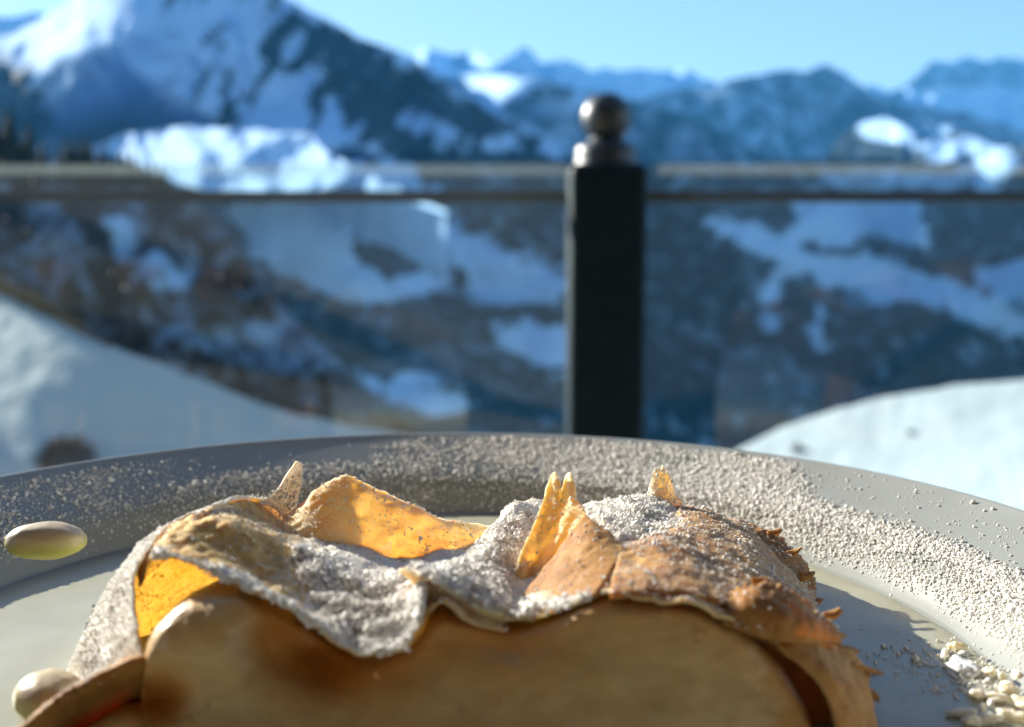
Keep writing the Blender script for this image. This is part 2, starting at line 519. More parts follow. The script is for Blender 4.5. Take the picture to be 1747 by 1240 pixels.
# the big peak on the left
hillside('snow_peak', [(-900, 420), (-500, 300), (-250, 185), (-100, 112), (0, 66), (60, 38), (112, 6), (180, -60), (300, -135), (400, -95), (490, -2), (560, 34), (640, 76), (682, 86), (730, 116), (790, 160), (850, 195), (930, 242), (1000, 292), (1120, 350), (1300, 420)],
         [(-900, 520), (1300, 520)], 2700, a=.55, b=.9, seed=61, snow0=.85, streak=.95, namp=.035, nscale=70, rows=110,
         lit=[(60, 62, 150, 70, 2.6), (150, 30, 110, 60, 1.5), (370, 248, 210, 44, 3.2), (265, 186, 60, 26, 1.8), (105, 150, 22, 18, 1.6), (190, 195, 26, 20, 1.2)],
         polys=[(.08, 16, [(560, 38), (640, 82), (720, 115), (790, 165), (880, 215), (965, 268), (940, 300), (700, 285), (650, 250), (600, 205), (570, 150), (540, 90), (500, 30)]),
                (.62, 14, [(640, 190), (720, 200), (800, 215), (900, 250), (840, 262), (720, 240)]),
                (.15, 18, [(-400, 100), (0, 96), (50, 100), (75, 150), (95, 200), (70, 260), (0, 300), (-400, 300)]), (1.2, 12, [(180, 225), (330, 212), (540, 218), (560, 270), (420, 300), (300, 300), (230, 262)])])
hillside('sunlit_spur', [(60, 300), (150, 258), (200, 232), (330, 215), (440, 222), (530, 226), (548, 250), (600, 285), (680, 320), (760, 360)], [(60, 308), (200, 264), (300, 312), (400, 338), (500, 332), (600, 314), (760, 366)], 1600, a=-1.5, b=1.8, seed=65, snow0=.72, rows=50, sx=6, cx=350, namp=.03, nscale=70,
         lit=[(330, 250, 120, 40, .8)])
# the far side of the valley below the terrace
hillside('valley_slope', [(-600, 330), (0, 300), (250, 290), (340, 300), (480, 296), (560, 280), (640, 272), (720, 276), (960, 268), (1100, 282), (1300, 280), (1450, 268), (1600, 275), (1747, 262), (2300, 240)],
         [(-600, 1000), (2300, 1000)], 1900, a=.15, b=.9, seed=71, snow0=.06, rows=130, namp=.02, nscale=110, sx=9,
         lit=[(460, 385, 110, 60, 1.5), (410, 300, 130, 40, 1.2), (560, 478, 80, 30, 1.0), (900, 490, 70, 24, 1.0), (1545, 370, 50, 34, 1.3), (1720, 480, 70, 40, 1.5), (1690, 285, 70, 40, 1.7), (1600, 490, 160, 40, .6), (720, 655, 60, 26, 1.3), (1316, 550, 16, 16, 1.5), (1390, 570, 16, 22, 1.3)],
         polys=[(1.3, 14, [(300, 290), (560, 275), (700, 285), (740, 320), (560, 345), (380, 335)]),
                (1.1, 20, [(395, 355), (480, 342), (640, 345), (770, 370), (800, 410), (880, 440), (975, 470), (975, 515), (860, 510), (760, 490), (690, 505), (560, 500), (490, 470), (440, 430)]),
                (1.7, 12, [(400, 352), (520, 345), (640, 350), (560, 385), (480, 425), (430, 410)]),
                (.08, 10, [(600, 405), (650, 395), (690, 420), (760, 440), (745, 475), (660, 475), (610, 450)]),
                (.1, 8, [(768, 455), (800, 462), (810, 490), (775, 488)]),
                (1.0, 14, [(850, 555), (900, 545), (980, 570), (975, 640), (910, 615), (870, 590)]),
                (.9, 12, [(620, 645), (700, 635), (760, 665), (810, 700), (740, 705), (680, 690)]),
                (1.15, 18, [(1220, 378), (1300, 398), (1420, 436), (1540, 466), (1640, 488), (1747, 538), (1800, 590), (1700, 555), (1600, 515), (1450, 500), (1380, 462), (1290, 440), (1262, 405)]),
                (.95, 18, [(1365, 345), (1560, 342), (1590, 395), (1545, 410), (1480, 405), (1440, 425), (1350, 405)]),
                (1.2, 10, [(1510, 345), (1550, 345), (1590, 390), (1575, 410), (1540, 390)]),
                (1.2, 12, [(1670, 465), (1747, 445), (1900, 470), (1800, 520), (1720, 515)]),
                (1.2, 12, [(1650, 285), (1690, 262), (1730, 265), (1715, 318), (1680, 322)]),
                (.5, 12, [(1390, 290), (1660, 285), (1650, 320), (1400, 322)]),
                (.6, 5, [(1306, 480), (1326, 480), (1328, 565), (1304, 566)]), (.6, 5, [(1395, 510), (1408, 515), (1402, 600), (1378, 596)])])
# wooded shoulder on the left, nearer
_, FH = hillside('forest_shoulder', [(-700, 170), (-250, 215), (0, 282), (90, 288), (200, 300), (285, 312), (335, 345), (395, 400), (430, 460), (480, 520), (560, 600), (650, 680), (760, 780), (900, 900)],
                 [(-700, 1000), (900, 1000)], 260, a=.35, b=1.3, seed=81, snow0=.12, mat=M['terrain_near'], namp=.03, nscale=60, rows=90, cx=200,
                 lit=[(230, 420, 60, 60, .8)],
                 polys=[(.55, 14, [(175, 370), (215, 365), (240, 430), (330, 470), (330, 500), (250, 480), (200, 440)]), (.35, 20, [(300, 560), (520, 540), (640, 590), (520, 640), (380, 620)])])
# snow slope below the terrace, left
SLT = [(-900, 150), (-400, 330), (-150, 435), (0, 497), (80, 536), (170, 583), (300, 630), (450, 692), (560, 718), (690, 742), (800, 775), (950, 840)]
_, SL = hillside('snow_slope', SLT, [(-900, 1100), (950, 1100)], 16, a=.1, b=1.3, seed=91, snow0=1.5, mat=M['snow'], namp=.005, nscale=140, rows=80, ridge_noise=2, cx=300, y0=650, rough=.8,
                 lit=[(-60, 560, 420, 190, .5)])
# sunlit knoll on the right
KNT = [(1050, 900), (1150, 830), (1262, 765), (1330, 731), (1420, 700), (1520, 675), (1640, 656), (1747, 648), (1900, 640), (2300, 680)]
_, KN = hillside('snow_knoll', KNT, [(1050, 1150), (2300, 1150)], 9, a=-.75, b=2.2, seed=101, snow0=1.5, mat=M['snow'], namp=.006, nscale=220, rows=70, ridge_noise=1.2, cx=1600, y0=700)

def on(field, x, y):
    px, py, Z = field
    k = np.argmin((px - x) ** 2 + (py - y) ** 2)
    return P(px.flat[k], py.flat[k], Z.flat[k]), Z.flat[k]

# ------------------------------------------------------------------ spruces
def spruce_mesh(seed, hgt=1.0):
    r = np.random.default_rng(seed)
    V, Fc = [], []
    n = 0
    tiers = 13
    for k in range(tiers):
        z = .10 + .86 * k / tiers
        rad = .24 * (1 - (k / tiers) ** 1.1) + .015
        nb = 11
        for j in range(nb):
            a = 2 * np.pi * (j + r.uniform(-.3, .3)) / nb + k
            L = rad * r.uniform(.6, 1.15)
            d = np.array([math.cos(a), math.sin(a), 0])
            s = np.array([-d[1], d[0], 0]) * L * .33
            root = np.array([0, 0, z + .05])
            tip = d * L + np.array([0, 0, z - L * .45 + r.uniform(-.01, .01)])
            mid = d * L * .55 + np.array([0, 0, z + .01])
            V += [root, mid + s - [0, 0, .03], tip, mid - s - [0, 0, .03], mid + [0, 0, .025]]
            Fc += [(n, n + 1, n + 4), (n + 1, n + 2, n + 4), (n + 2, n + 3, n + 4), (n + 3, n, n + 4)]
            n += 5
    return np.array(V) * hgt, np.array(Fc)

protos = []
def spruce(pos, h, label, group, k):
    e = empty('spruce_tree', pos)
    e.rotation_euler = (0, 0, k * 1.7)
    e.scale = (h * (1 + .12 * math.sin(k)), h * (1 + .12 * math.sin(k)), h)
    tag(e, label, 'tree', group)
    if len(protos) < 3:
        V, Fc = spruce_mesh(len(protos))
        crown = mesh_obj('crown', V, Fc, M['needles'], smooth=False)
        trunk = lathe('trunk', [(.028, -.08), (.022, .1), (.012, .6), (.002, .97)], M['bark'], n=7)
        protos.append((crown, trunk))
    else:
        c0, t0 = protos[k % 3]
        crown, trunk = c0.copy(), t0.copy()
        COL.objects.link(crown)
        COL.objects.link(trunk)
    crown.parent = e
    trunk.parent = e

k = 0
for x, top, foot in [(22, 182, 300), (50, 206, 300), (-14, 176, 300), (74, 236, 302)]:
    p, Z = on(FH, x, foot)
    spruce(p, (foot - top) / F * Z * 1.05, ['tallest dark spruce standing at the left picture edge', 'dark spruce just right of the tallest one at the left edge', 'dark spruce cut off by the left picture edge', 'shorter dark spruce beside the tall clump at the left edge'][k], 'tall spruces at the left edge', k)
    k += 1
for x in [98, 114, 127, 141, 153, 168, 180, 196, 209, 226, 243, 258, 272, 288, 214, 160]:
    foot = np.interp(x, [90, 200, 290], [300, 308, 322])
    p, Z = on(FH, x, foot)
    top = np.interp(x, [95, 130, 200, 300], [246, 232, 258, 288]) + 8 * math.sin(k * 2.3)
    spruce(p, (foot - top) / F * Z * 1.05, 'small dark spruce in the row along the left forest crest above the glass edge', 'spruce row on the left crest', k)
    k += 1

# ------------------------------------------------------------------ terrace, chalet front behind the photographer
box_obj('terrace_floor', (-4, -1.75, -.12), (4, 1.95, 0), M['deck'])
tag(bpy.data.objects['terrace_floor'], kind='structure')
ch = empty('chalet_front', (0, -1.7, 0))
tag(ch, 'brown larch chalet front mirrored in the railing glass', 'building')
zz = 0.0
while zz < 3.2:
    for (xa, xb) in ((-4, -2.55), (-1.6, -.95), (1.1, 1.6), (2.5, 4)) if .35 < zz < 2.0 else ((-4, 4),):
        box_obj('plank', (xa, -1.74 + .004 * ((zz * 37) % 1), zz), (xb, -1.70 + .004 * ((zz * 37) % 1), zz + .172), M['wood'], ch)
    zz += .18
for xa, xb in ((-2.55, -1.6), (-.95, 1.1), (1.6, 2.5)):
    w = box_obj('window', (xa, -1.76, .36), (xb, -1.74, 2.16), M['pane'], ch)
    for x in (xa, xb - .06):
        box_obj('frame', (x, -1.738, .36), (x + .06, -1.68, 2.16), M['wood_post'], w)
for x in (-.93, -2.0, .75, 3.0):
    box_obj('post', (x - .05, -1.45, 0), (x + .05, -1.35, .95 if x == -.93 else 2.4), M['wood_post'], ch)
for i in range(12):  # unseen eave and rafters, added to block sky light over the table
    x = -4.2 + .7 * i
    box_obj('added_eave_board', (x, -2.2, 2.62), (x + .692, .9, 2.65), M['wood'], ch)
    box_obj('added_rafter', (x + .3, -1.7, 2.48), (x + .4, .85, 2.615), M['wood'], ch)
adopt(ch)

# ------------------------------------------------------------------ railing
RZ = 1.73
rail = empty('glass_railing', P(1032, 620, RZ) * [1, 1, 0])
tag(rail, 'terrace railing of clear glass panes with a dark ball topped post', 'railing')
pc = P(1031, 620, RZ)
px_m = RZ / F
def zat(py, Z=RZ):
    return float(P(0, py, Z)[2])
def post(X):
    w = .0585
    y = pc[1]
    s = box_obj('post', (X - w, y - w, 0), (X + w, y + w, zat(284)), M['post'], rail, .013)
    c = lathe('cap', [(.0, zat(296)), (.050, zat(294)), (.0505, zat(286)), (.048, zat(280)), (.0475, zat(266)), (.0465, zat(258)), (.043, zat(252)), (.032, zat(247)), (.027, zat(242)), (.025, zat(236)), (0, zat(236))], M['brass'], s, 48, (X, y, 0))
    zc, r = zat(206), .0385
    a = np.linspace(-1.25, math.pi / 2, 26)
    lathe('ball_finial', [(.0, zc - r * .95)] + [(r * math.cos(q), zc + r * math.sin(q)) for q in a], M['brass'], s, 48, (X, y, 0))
    return s
for X in (pc[0], pc[0] - 1.9, pc[0] + 1.9):
    post(X)
gy = pc[1] - .012
for (xa, xb) in ((pc[0] - 1.84, pc[0] - .062), (pc[0] + .064, pc[0] + 1.84)):
    g = box_obj('glass_pane', (xa, gy - .004, .06), (xb, gy + .004, zat(300.5, gy)), M['glass'], rail)
    box_obj('top_edge', (xa, gy - .006, zat(300, gy)), (xb, gy + .006, zat(281.5, gy)), M['glass_edge'], g)
    box_obj('rail', (xa - .002, pc[1] + .02, zat(345)), (xb + .002, pc[1] + .045, zat(326)), M['iron'], rail, .004)
    box_obj('rail', (xa - .002, pc[1] + .02, .08), (xb + .002, pc[1] + .045, .11), M['iron'], rail, .004)
panes = [o for o in rail.children if o.name.startswith('glass_pane')]
for i, (x, y, r) in enumerate([(65, 275, .0024), (18, 372, .0022), (192, 463, .0024), (213, 490, .0034), (376, 472, .0026), (50, 392, .0016), (408, 492, .0018), (985, 498, .0018), (16, 244, .0018)]):
    if y < 305:
        y += 34
    p = P(x, y, (gy - .0065) / FWD[1] * .995)
    lathe('water_spot', [(0, .0008), (r * .6, .0007), (r, .0002), (r, -.0004)], M['spot'], panes[0], 14).matrix_local = __import__('mathutils').Matrix.Translation((p[0], gy - .0047, p[2])) @ __import__('mathutils').Matrix.Rotation(math.pi / 2, 4, 'X')
adopt(rail)

# ------------------------------------------------------------------ table
PX, PY, PR, PZ = -.018, .22, .15, CAM[2] - .067     # plate centre, radius, rim height
TT = PZ - .0277
tb = empty('bistro_table', (PX, .17, 0))
tag(tb, 'small dark round bistro table under the plate', 'table')
lathe('table_top', [(0, TT - .03), (.215, TT - .03), (.222, TT - .024), (.222, TT - .005), (.217, TT), (0, TT)], M['table'], tb, 96, (PX, .17, 0))
lathe('pedestal', [(0, .03), (.03, .03), (.03, TT - .031), (0, TT - .031)], M['iron'], tb, 32, (PX, .17, 0))
lathe('foot', [(0, .001), (.2, .001), (.2, .015), (.04, .03), (0, .03)], M['iron'], tb, 48, (PX, .17, 0))
adopt(tb)

# ------------------------------------------------------------------ plate
PROF = [(.0, -.0235), (.060, -.0235), (.106, -.0234), (.112, -.0226), (.1165, -.0200), (.1205, -.0150), (.1240, -.0110), (.129, -.0086), (.140, -.0044), (.1475, -.0014), (.1490, -.0004), (.1500, -.0001), (.1506, -.0007), (.1503, -.0018), (.146, -.0050), (.125, -.0160), (.102, -.0262), (.090, -.0275), (.0, -.0275)]
plate = lathe('plate', [(r, z) for r, z in PROF], M['glaze'], None, 256, (PX, PY, PZ))
mod = plate.modifiers.new('sub', 'SUBSURF')
mod.levels = mod.render_levels = 1
tag(plate, 'large round grey stoneware plate dusted with powdered sugar', 'plate')
def plate_h(r):
    q = np.array(PROF[:12])
    return PZ + np.interp(r, q[:, 0], q[:, 1])
SAUCE_Z = PZ - .0190
# sauce pool with an irregular shoreline
na = 220
aa = np.linspace(0, 2 * np.pi, na, endpoint=False)
rr = np.linspace(0, 1, 26)[:, None]
edge = .1180 + .0010 * fbm(np.cos(aa) * 3, np.sin(aa) * 3, 0, 3, 5)
rad = rr * edge
zs = SAUCE_Z + .00018 * fbm((rad * np.cos(aa)) * 60, (rad * np.sin(aa)) * 60, 0, 3, 15) - .0018 * sstep(.985, 1, rr + 0 * aa)
sv = np.stack([PX + rad * np.cos(aa), PY + rad * np.sin(aa), zs], -1)
tag(mesh_obj('vanilla_sauce', sv, grid_faces(26, na, wrap=True), M['sauce']), 'pale glossy vanilla sauce pooled in the well of the plate', 'sauce', kind='stuff')

# sugar on the plate
def plate_sugar(n):
    a = rng.uniform(-.9, np.pi + .9, n * 8)
    r = np.sqrt(rng.uniform(.115 ** 2, .1478 ** 2, n * 8))
    x, y = PX + r * np.cos(a), PY + r * np.sin(a)
    d = .28 + .72 * sstep(-.06, .05, x)                                # thicker on the right half
    d = d * sstep(.1165, .1215, r + .002 * vnoise(x * 120, y * 120, 0, 3))
    d *= .35 + .65 * sstep(-.35, .25, fbm(x * 55, y * 55, 0, 3, 8) + .45 * sstep(-.02, .05, x))
    bare = sstep(.128, .134, r) * sstep(.075, .09, x) + sstep(.1435, .1475, r) * sstep(.0, .06, -x)
    bare = bare + sstep(.131, .137, r) * (sstep(-.03, -.05, x) * sstep(-.115, -.09, x)) * .97
    d *= np.clip(1 - bare, .02, 1)
    keep = rng.uniform(0, 1, n * 8) < d
    x, y, r = x[keep][:n], y[keep][:n], r[keep][:n]
    return np.stack([x, y, plate_h(r)], -1)
pp = plate_sugar(56000)
pr = rng.gamma(2.0, .000055, len(pp)) + .00009 * (1 + .6 * (rng.uniform(size=len(pp)) < .08))
pp[:, 2] += pr * .55
ps = grains('plate_sugar', pp, pr, M['sugar'])
tag(ps, 'white powdered sugar grains scattered over the plate rim', 'sugar')

# ------------------------------------------------------------------ strudel
st = empty('strudel', (PX, .215, PZ - .0235))
tag(st, 'golden filo strudel slice with cream filling and powdered sugar', 'strudel')
DUSTED = []
FLOOR = PZ - .0230

def sheet(name, ctrl, nr, nc, th, mat, up=(0, 0, 1), dust=0.0, wob=.0005, tear=0.0, sugar=0.0, seed=0, tear_rows='last', label=None):
    """a thin pastry leaf through control points (px, py, depth in cm), with real thickness, ripples and torn edges"""
    c = np.array(ctrl, float)
    c[..., 2] += .34 * sstep(800, 960, c[..., 0]) * np.maximum(0, c[..., 2] - 18.5)      # the right half of the slice is deeper
    p = P(c[..., 0], c[..., 1], c[..., 2] / 100.0)
    p = resample(resample(p, nr, 0), nc, 1)
    if tear:
        d = np.gradient(p, axis=0)
        d = d / (np.linalg.norm(d, axis=-1, keepdims=True) + 1e-9)
        t = np.linspace(0, 1, nr)[:, None]
        wgt = (np.clip((t - .55) / .45, 0, 1) ** 2) if tear_rows in ('last', 'both') else 0 * t
        q = np.linspace(0, 1, nc)[None] * nc / 3.2
        jag = vnoise(q, 0 * q + seed, 0, 31) + .6 * vnoise(q * 2.7, 0 * q + seed, 0, 32)
        p = p + d * (tear * wgt * jag)[..., None]
        if tear_rows in ('first', 'both'):
            wg = np.clip((.45 - t) / .45, 0, 1) ** 2
            p = p - d * (tear * wg * vnoise(q * 1.3, 0 * q + seed + 9, 0, 33))[..., None]
    n = grid_normals(p)
    if (n.reshape(-1, 3) @ np.array(up, float)).mean() < 0:
        n = -n
    w = wob * (fbm(p[..., 0] * 130, p[..., 1] * 130, p[..., 2] * 130, 3, seed) + .5 * fbm(p[..., 0] * 520, p[..., 1] * 520, p[..., 2] * 520, 2, seed + 5))
    p = p + n * w[..., None]
    p[..., 2] = np.maximum(p[..., 2], FLOOR)
    n = grid_normals(p)
    if (n.reshape(-1, 3) @ np.array(up, float)).mean() < 0:
        n = -n
    a, b2 = p + n * th / 2, p - n * th / 2
    m = nr * nc
    f1 = grid_faces(nr, nc)
    f2 = grid_faces(nr, nc, m, True)
    ring = np.concatenate([np.arange(nc), np.arange(1, nr) * nc + nc - 1, (nr - 1) * nc + np.arange(nc - 2, -1, -1), np.arange(nr - 2, 0, -1) * nc])
    r2 = np.roll(ring, -1)
    f3 = np.stack([r2, ring, ring + m, r2 + m], -1)
    dv = np.asarray(dust(p) if callable(dust) else np.full((nr, nc), dust))
    o = mesh_obj(name, np.concatenate([a.reshape(-1, 3), b2.reshape(-1, 3)]), np.concatenate([f1, f2, f3]), mat, st,
                 attrs={'dust': np.concatenate([dv.ravel(), 0 * dv.ravel()])})
    if label:
        o['label'] = label
    if sugar:
        DUSTED.append((a, n, sugar, seed))
    return o

def scr(p):
    q = p - CAM
    dz = q @ FWD
    return W / 2 + F * (q @ RGT) / dz, H / 2 - F * (q @ UPV) / dz
def t1dust(p):
    x, y = scr(p)
    return .10 + .5 * sstep(430, 580, x) + .3 * sstep(900, 870, y) * sstep(420, 380, x)
# upper leaf around the left hollow: front lip -> hollow -> foot of the standing leaves
T1 = [[(236, 1000, 19.6), (262, 953, 19.5), (340, 964, 19.2), (420, 1001, 18.8), (510, 1056, 18.4), (600, 1112, 18.0), (690, 1106, 18.0), (724, 1036, 18.6)],
      [(238, 978, 19.9), (275, 935, 19.9), (362, 945, 19.8), (445, 985, 19.6), (530, 1030, 19.3), (612, 1075, 19.0), (692, 1058, 19.1), (738, 1002, 19.5)],
      [(244, 958, 20.2), (293, 912, 20.3), (378, 918, 20.4), (462, 955, 20.4), (548, 995, 20.2), (628, 1030, 20.1), (702, 1010, 20.3), (770, 985, 20.6)],
      [(252, 938, 20.5), (312, 894, 20.7), (392, 895, 20.9), (478, 928, 21.3), (560, 960, 21.3), (640, 985, 21.3), (720, 976, 21.5), (800, 965, 21.9)],
      [(263, 922, 20.8), (332, 881, 21.1), (412, 877, 22.7), (492, 905, 23.3), (572, 932, 22.6), (660, 952, 22.8), (742, 950, 23.2), (830, 932, 23.8)],
      [(276, 908, 21.0), (350, 870, 21.4), (432, 857, 23.7), (500, 893, 24.3), (580, 922, 23.6), (662, 942, 23.8), (746, 938, 24.2), (838, 918, 24.6)]]
sheet('pastry_leaf', T1, 60, 150, .0006, M['pastry_shaded'], dust=t1dust, wob=.0006, sugar=.07, seed=1)
# left outer wall
L = [[(240, 953, 19.5), (229, 990, 19.3), (233, 1050, 19.0), (241, 1112, 18.6), (244, 1135, 18.5)],
     [(258, 928, 20.1), (205, 985, 20.5), (182, 1050, 20.4), (172, 1150, 19.9), (170, 1190, 19.7)],
     [(292, 895, 21.1), (232, 945, 21.6), (165, 1040, 21.6), (118, 1152, 21.0), (110, 1210, 20.8)],
     [(362, 864, 21.8), (300, 900, 23.0), (220, 980, 23.2), (165, 1080, 23.0), (150, 1150, 22.6)],
     [(442, 850, 23.8), (400, 880, 24.2), (330, 945, 24.0), (270, 1030, 23.8), (262, 1085, 23.8)],
     [(506, 876, 24.4), (480, 910, 24.8), (430, 960, 25.2), (390, 1020, 25.2), (380, 1062, 25.2)],
     [(620, 885, 24.8), (600, 930, 25.4), (580, 980, 26.0), (565, 1020, 26.0), (560, 1050, 26.0)],
     [(740, 906, 25.0), (732, 940, 25.6), (720, 980, 26.0), (715, 1020, 26.0), (710, 1050, 26.0)],
     [(850, 920, 25.4), (845, 950, 26.0), (840, 985, 26.4), (838, 1020, 26.6), (836, 1045, 26.6)]]
sheet('pastry_leaf', L, 110, 60, .0005, M['pastry'], up=(-1, .2, .3), dust=.98, wob=.00035, sugar=.8, seed=2)
# lower left leaf: underside -> folded edge -> top
L2 = [[(22, 1275, 18.4), (82, 1212, 18.7), (162, 1160, 19.0), (238, 1126, 19.0), (330, 1134, 19.2)],
      [(30, 1250, 17.7), (100, 1193, 17.9), (180, 1150, 18.2), (250, 1124, 18.4), (332, 1140, 19.1)],
      [(58, 1252, 17.9), (118, 1206, 18.2), (192, 1170, 18.5), (258, 1148, 18.7), (330, 1156, 19.2)],
      [(110, 1275, 18.7), (160, 1238, 19.0), (220, 1205, 19.2), (268, 1185, 19.3), (325, 1185, 19.3)],
      [(160, 1330, 19.4), (200, 1290, 19.6), (240, 1255, 19.7), (280, 1235, 19.8), (325, 1225, 19.8)]]
sheet('pastry_leaf', L2, 50, 60, .0013, M['pastry_crisp'], up=(-.3, -1, .4), dust=.05, wob=.0004, sugar=.03, seed=3)
# brown moist layer between lip and filling
IN = [[(395, 992, 20.7), (450, 1012, 20.3), (530, 1052, 20.0), (612, 1080, 20.6), (692, 1068, 20.6), (745, 1022, 20.6), (800, 1045, 19.9), (875, 1062, 19.7), (950, 1042, 19.7), (1020, 1018, 19.7), (1085, 1022, 19.4)],
      [(400, 1140, 20.8), (460, 1170, 20.6), (530, 1190, 21.6), (612, 1195, 21.6), (692, 1180, 21.4), (750, 1150, 21.0), (810, 1140, 20.0), (880, 1120, 20.0), (950, 1100, 20.0), (1020, 1080, 20.0), (1085, 1075, 20.0)],
      [(405, 1250, 20.6), (465, 1250, 20.6), (535, 1250, 20.5), (615, 1250, 20.5), (695, 1240, 20.4), (755, 1220, 20.4), (815, 1200, 20.4), (885, 1180, 20.4), (955, 1160, 20.4), (1020, 1140, 20.4), (1085, 1130, 20.4)]]
sheet('inner_leaf', IN, 50, 90, .0012, M['pastry_inner'], up=(0, -1, .3), wob=.0007, seed=5)
# standing leaf behind the hollow
B = [[(482, 912, 22.8), (560, 942, 22.6), (650, 966, 22.8), (745, 962, 23.2), (860, 930, 24.0)],
     [(490, 886, 23.3), (555, 885, 23.1), (650, 905, 23.2), (742, 922, 23.6), (852, 915, 24.3)],
     [(502, 868, 23.7), (560, 832, 23.5), (650, 852, 23.6), (740, 886, 24.0), (846, 904, 24.6)],
     [(512, 862, 24.0), (585, 811, 23.8), (648, 838, 23.9), (740, 879, 24.3), (840, 900, 24.8)]]
sheet('pastry_leaf', B, 44, 90, .0005, M['pastry'], up=(0, -1, .4), dust=.20, wob=.0006, tear=.0006, sugar=.12, seed=6)
A = [[(440, 860, 23.7), (470, 868, 23.8), (497, 902, 23.8)], [(470, 838, 24.0), (488, 840, 24.1), (506, 862, 24.1)], [(494, 806, 24.2), (503, 806, 24.3), (514, 822, 24.3)], [(506, 788, 24.3), (509, 787, 24.4), (515, 792, 24.4)]]
sheet('pastry_shard', A, 40, 24, .0005, M['pastry'], up=(-.5, -1, .3), dust=.7, wob=.0004, sugar=.7, seed=7)
# right upper leaf
T2 = [[(680, 976, 19.3), (735, 1001, 19.0), (800, 1031, 18.9), (870, 1052, 18.8), (950, 1040, 18.7), (1020, 1016, 18.7), (1090, 1019, 18.5), (1170, 1030, 18.4), (1250, 1058, 18.5), (1330, 1088, 18.8), (1428, 1108, 19.3)],
      [(700, 968, 19.8), (745, 985, 19.6), (805, 1012, 19.5), (875, 1035, 19.3), (950, 1018, 19.3), (1020, 990, 19.4), (1090, 990, 19.3), (1170, 1000, 19.2), (1250, 1018, 19.3), (1320, 1045, 19.7), (1408, 1070, 20.2)],
      [(722, 970, 20.6), (768, 978, 20.5), (822, 994, 20.4), (880, 1008, 20.3), (950, 985, 20.5), (1015, 945, 20.7), (1090, 950, 20.5), (1170, 962, 20.6), (1250, 985, 20.8), (1310, 1008, 21), (1392, 1036, 21.4)],
      [(762, 965, 21.8), (800, 962, 21.7), (842, 960, 21.6), (890, 965, 21.6), (950, 940, 21.8), (1010, 905, 22), (1090, 915, 22), (1170, 925, 22), (1245, 945, 22), (1300, 968, 22.3), (1380, 1014, 22.6)],
      [(800, 945, 23), (835, 928, 23), (870, 910, 23), (910, 905, 23), (960, 892, 23.2), (1020, 876, 23.5), (1090, 875, 23.6), (1165, 890, 23.6), (1235, 910, 23.6), (1290, 932, 23.8), (1368, 984, 24)],
      [(830, 925, 24), (852, 888, 24.2), (885, 860, 24.3), (920, 858, 24.4), (980, 866, 24.6), (1040, 856, 24.8), (1100, 846, 25), (1160, 862, 25), (1230, 885, 25), (1285, 908, 25), (1352, 954, 25)],
      [(835, 950, 25.4), (860, 925, 25.6), (890, 905, 25.8), (925, 900, 25.9), (980, 905, 26), (1040, 898, 26.2), (1100, 890, 26.4), (1160, 905, 26.4), (1225, 925, 26.4), (1270, 945, 26.2), (1330, 980, 26)],
      [(840, 1000, 26.5), (865, 985, 26.7), (895, 975, 26.9), (930, 970, 27), (980, 970, 27), (1040, 965, 27.2), (1100, 960, 27.4), (1150, 965, 27.4), (1200, 980, 27.2), (1240, 995, 27), (1290, 1020, 26.6)]]
def t2dust(p):
    x, y = scr(p)
    hump = sstep(-25, 15, poly_sd(x, y, [(840, 870), (1000, 850), (1110, 835), (1170, 870), (1140, 935), (1060, 935), (1010, 890), (900, 1030), (760, 1000), (700, 965), (800, 950)]))
    return .14 + .62 * hump
sheet('pastry_leaf', T2, 90, 190, .0005, M['pastry'], dust=t2dust, wob=.0008, sugar=.10, seed=8)
# tall translucent leaf and the fold leaning beside it
C = [[(874, 1010, 20.9), (878, 1016, 20.8), (880, 1020, 20.8), (883, 1022, 20.7), (885, 1024, 20.7), (887, 1026, 20.6), (890, 1026, 20.6)],
     [(886, 950, 21.3), (896, 958, 21.2), (906, 964, 21.2), (916, 967, 21.1), (926, 967, 21.0), (936, 966, 21.0), (948, 962, 20.9)],
     [(912, 892, 21.8), (924, 892, 21.8), (938, 892, 21.7), (952, 892, 21.7), (966, 890, 21.6), (980, 888, 21.6), (998, 884, 21.5)],
     [(928, 850, 22.2), (938, 846, 22.2), (948, 848, 22.1), (957, 850, 22.1), (966, 848, 22.1), (976, 846, 22.0), (988, 858, 22.0)],
     [(932, 838, 22.3), (941, 810, 22.4), (950, 808, 22.3), (957, 838, 22.2), (967, 810, 22.3), (975, 809, 22.2), (982, 846, 22.1)]]
sheet('pastry_shard', C, 60, 60, .0005, M['pastry'], up=(-.4, -1, .3), dust=.12, wob=.0004, sugar=.12, seed=9)
C2 = [[(884, 1027, 20.1), (940, 1025, 19.3), (1018, 1015, 18.6)], [(938, 962, 20.6), (985, 957, 20.0), (1042, 975, 19.3)], [(975, 910, 21.0), (1010, 918, 20.5), (1060, 948, 20.0)], [(998, 880, 21.4), (1028, 902, 20.9), (1064, 934, 20.4)]]
sheet('pastry_leaf', C2, 40, 50, .0009, M['pastry_crisp'], up=(.3, -1, .4), dust=.12, wob=.0003, sugar=.04, seed=10)
D = [[(1092, 868, 24.5), (1112, 872, 24.4), (1132, 874, 24.3), (1150, 874, 24.3), (1172, 876, 24.4)], [(1106, 838, 24.7), (1118, 836, 24.6), (1130, 836, 24.6), (1142, 838, 24.6), (1156, 846, 24.7)], [(1114, 808, 24.8), (1121, 800, 24.8), (1129, 797, 24.8), (1136, 801, 24.8), (1144, 812, 24.8)]]
sheet('pastry_shard', D, 40, 36, .0005, M['pastry'], up=(-.2, -1, .3), dust=.35, wob=.0005, tear=.0008, sugar=.35, seed=11)
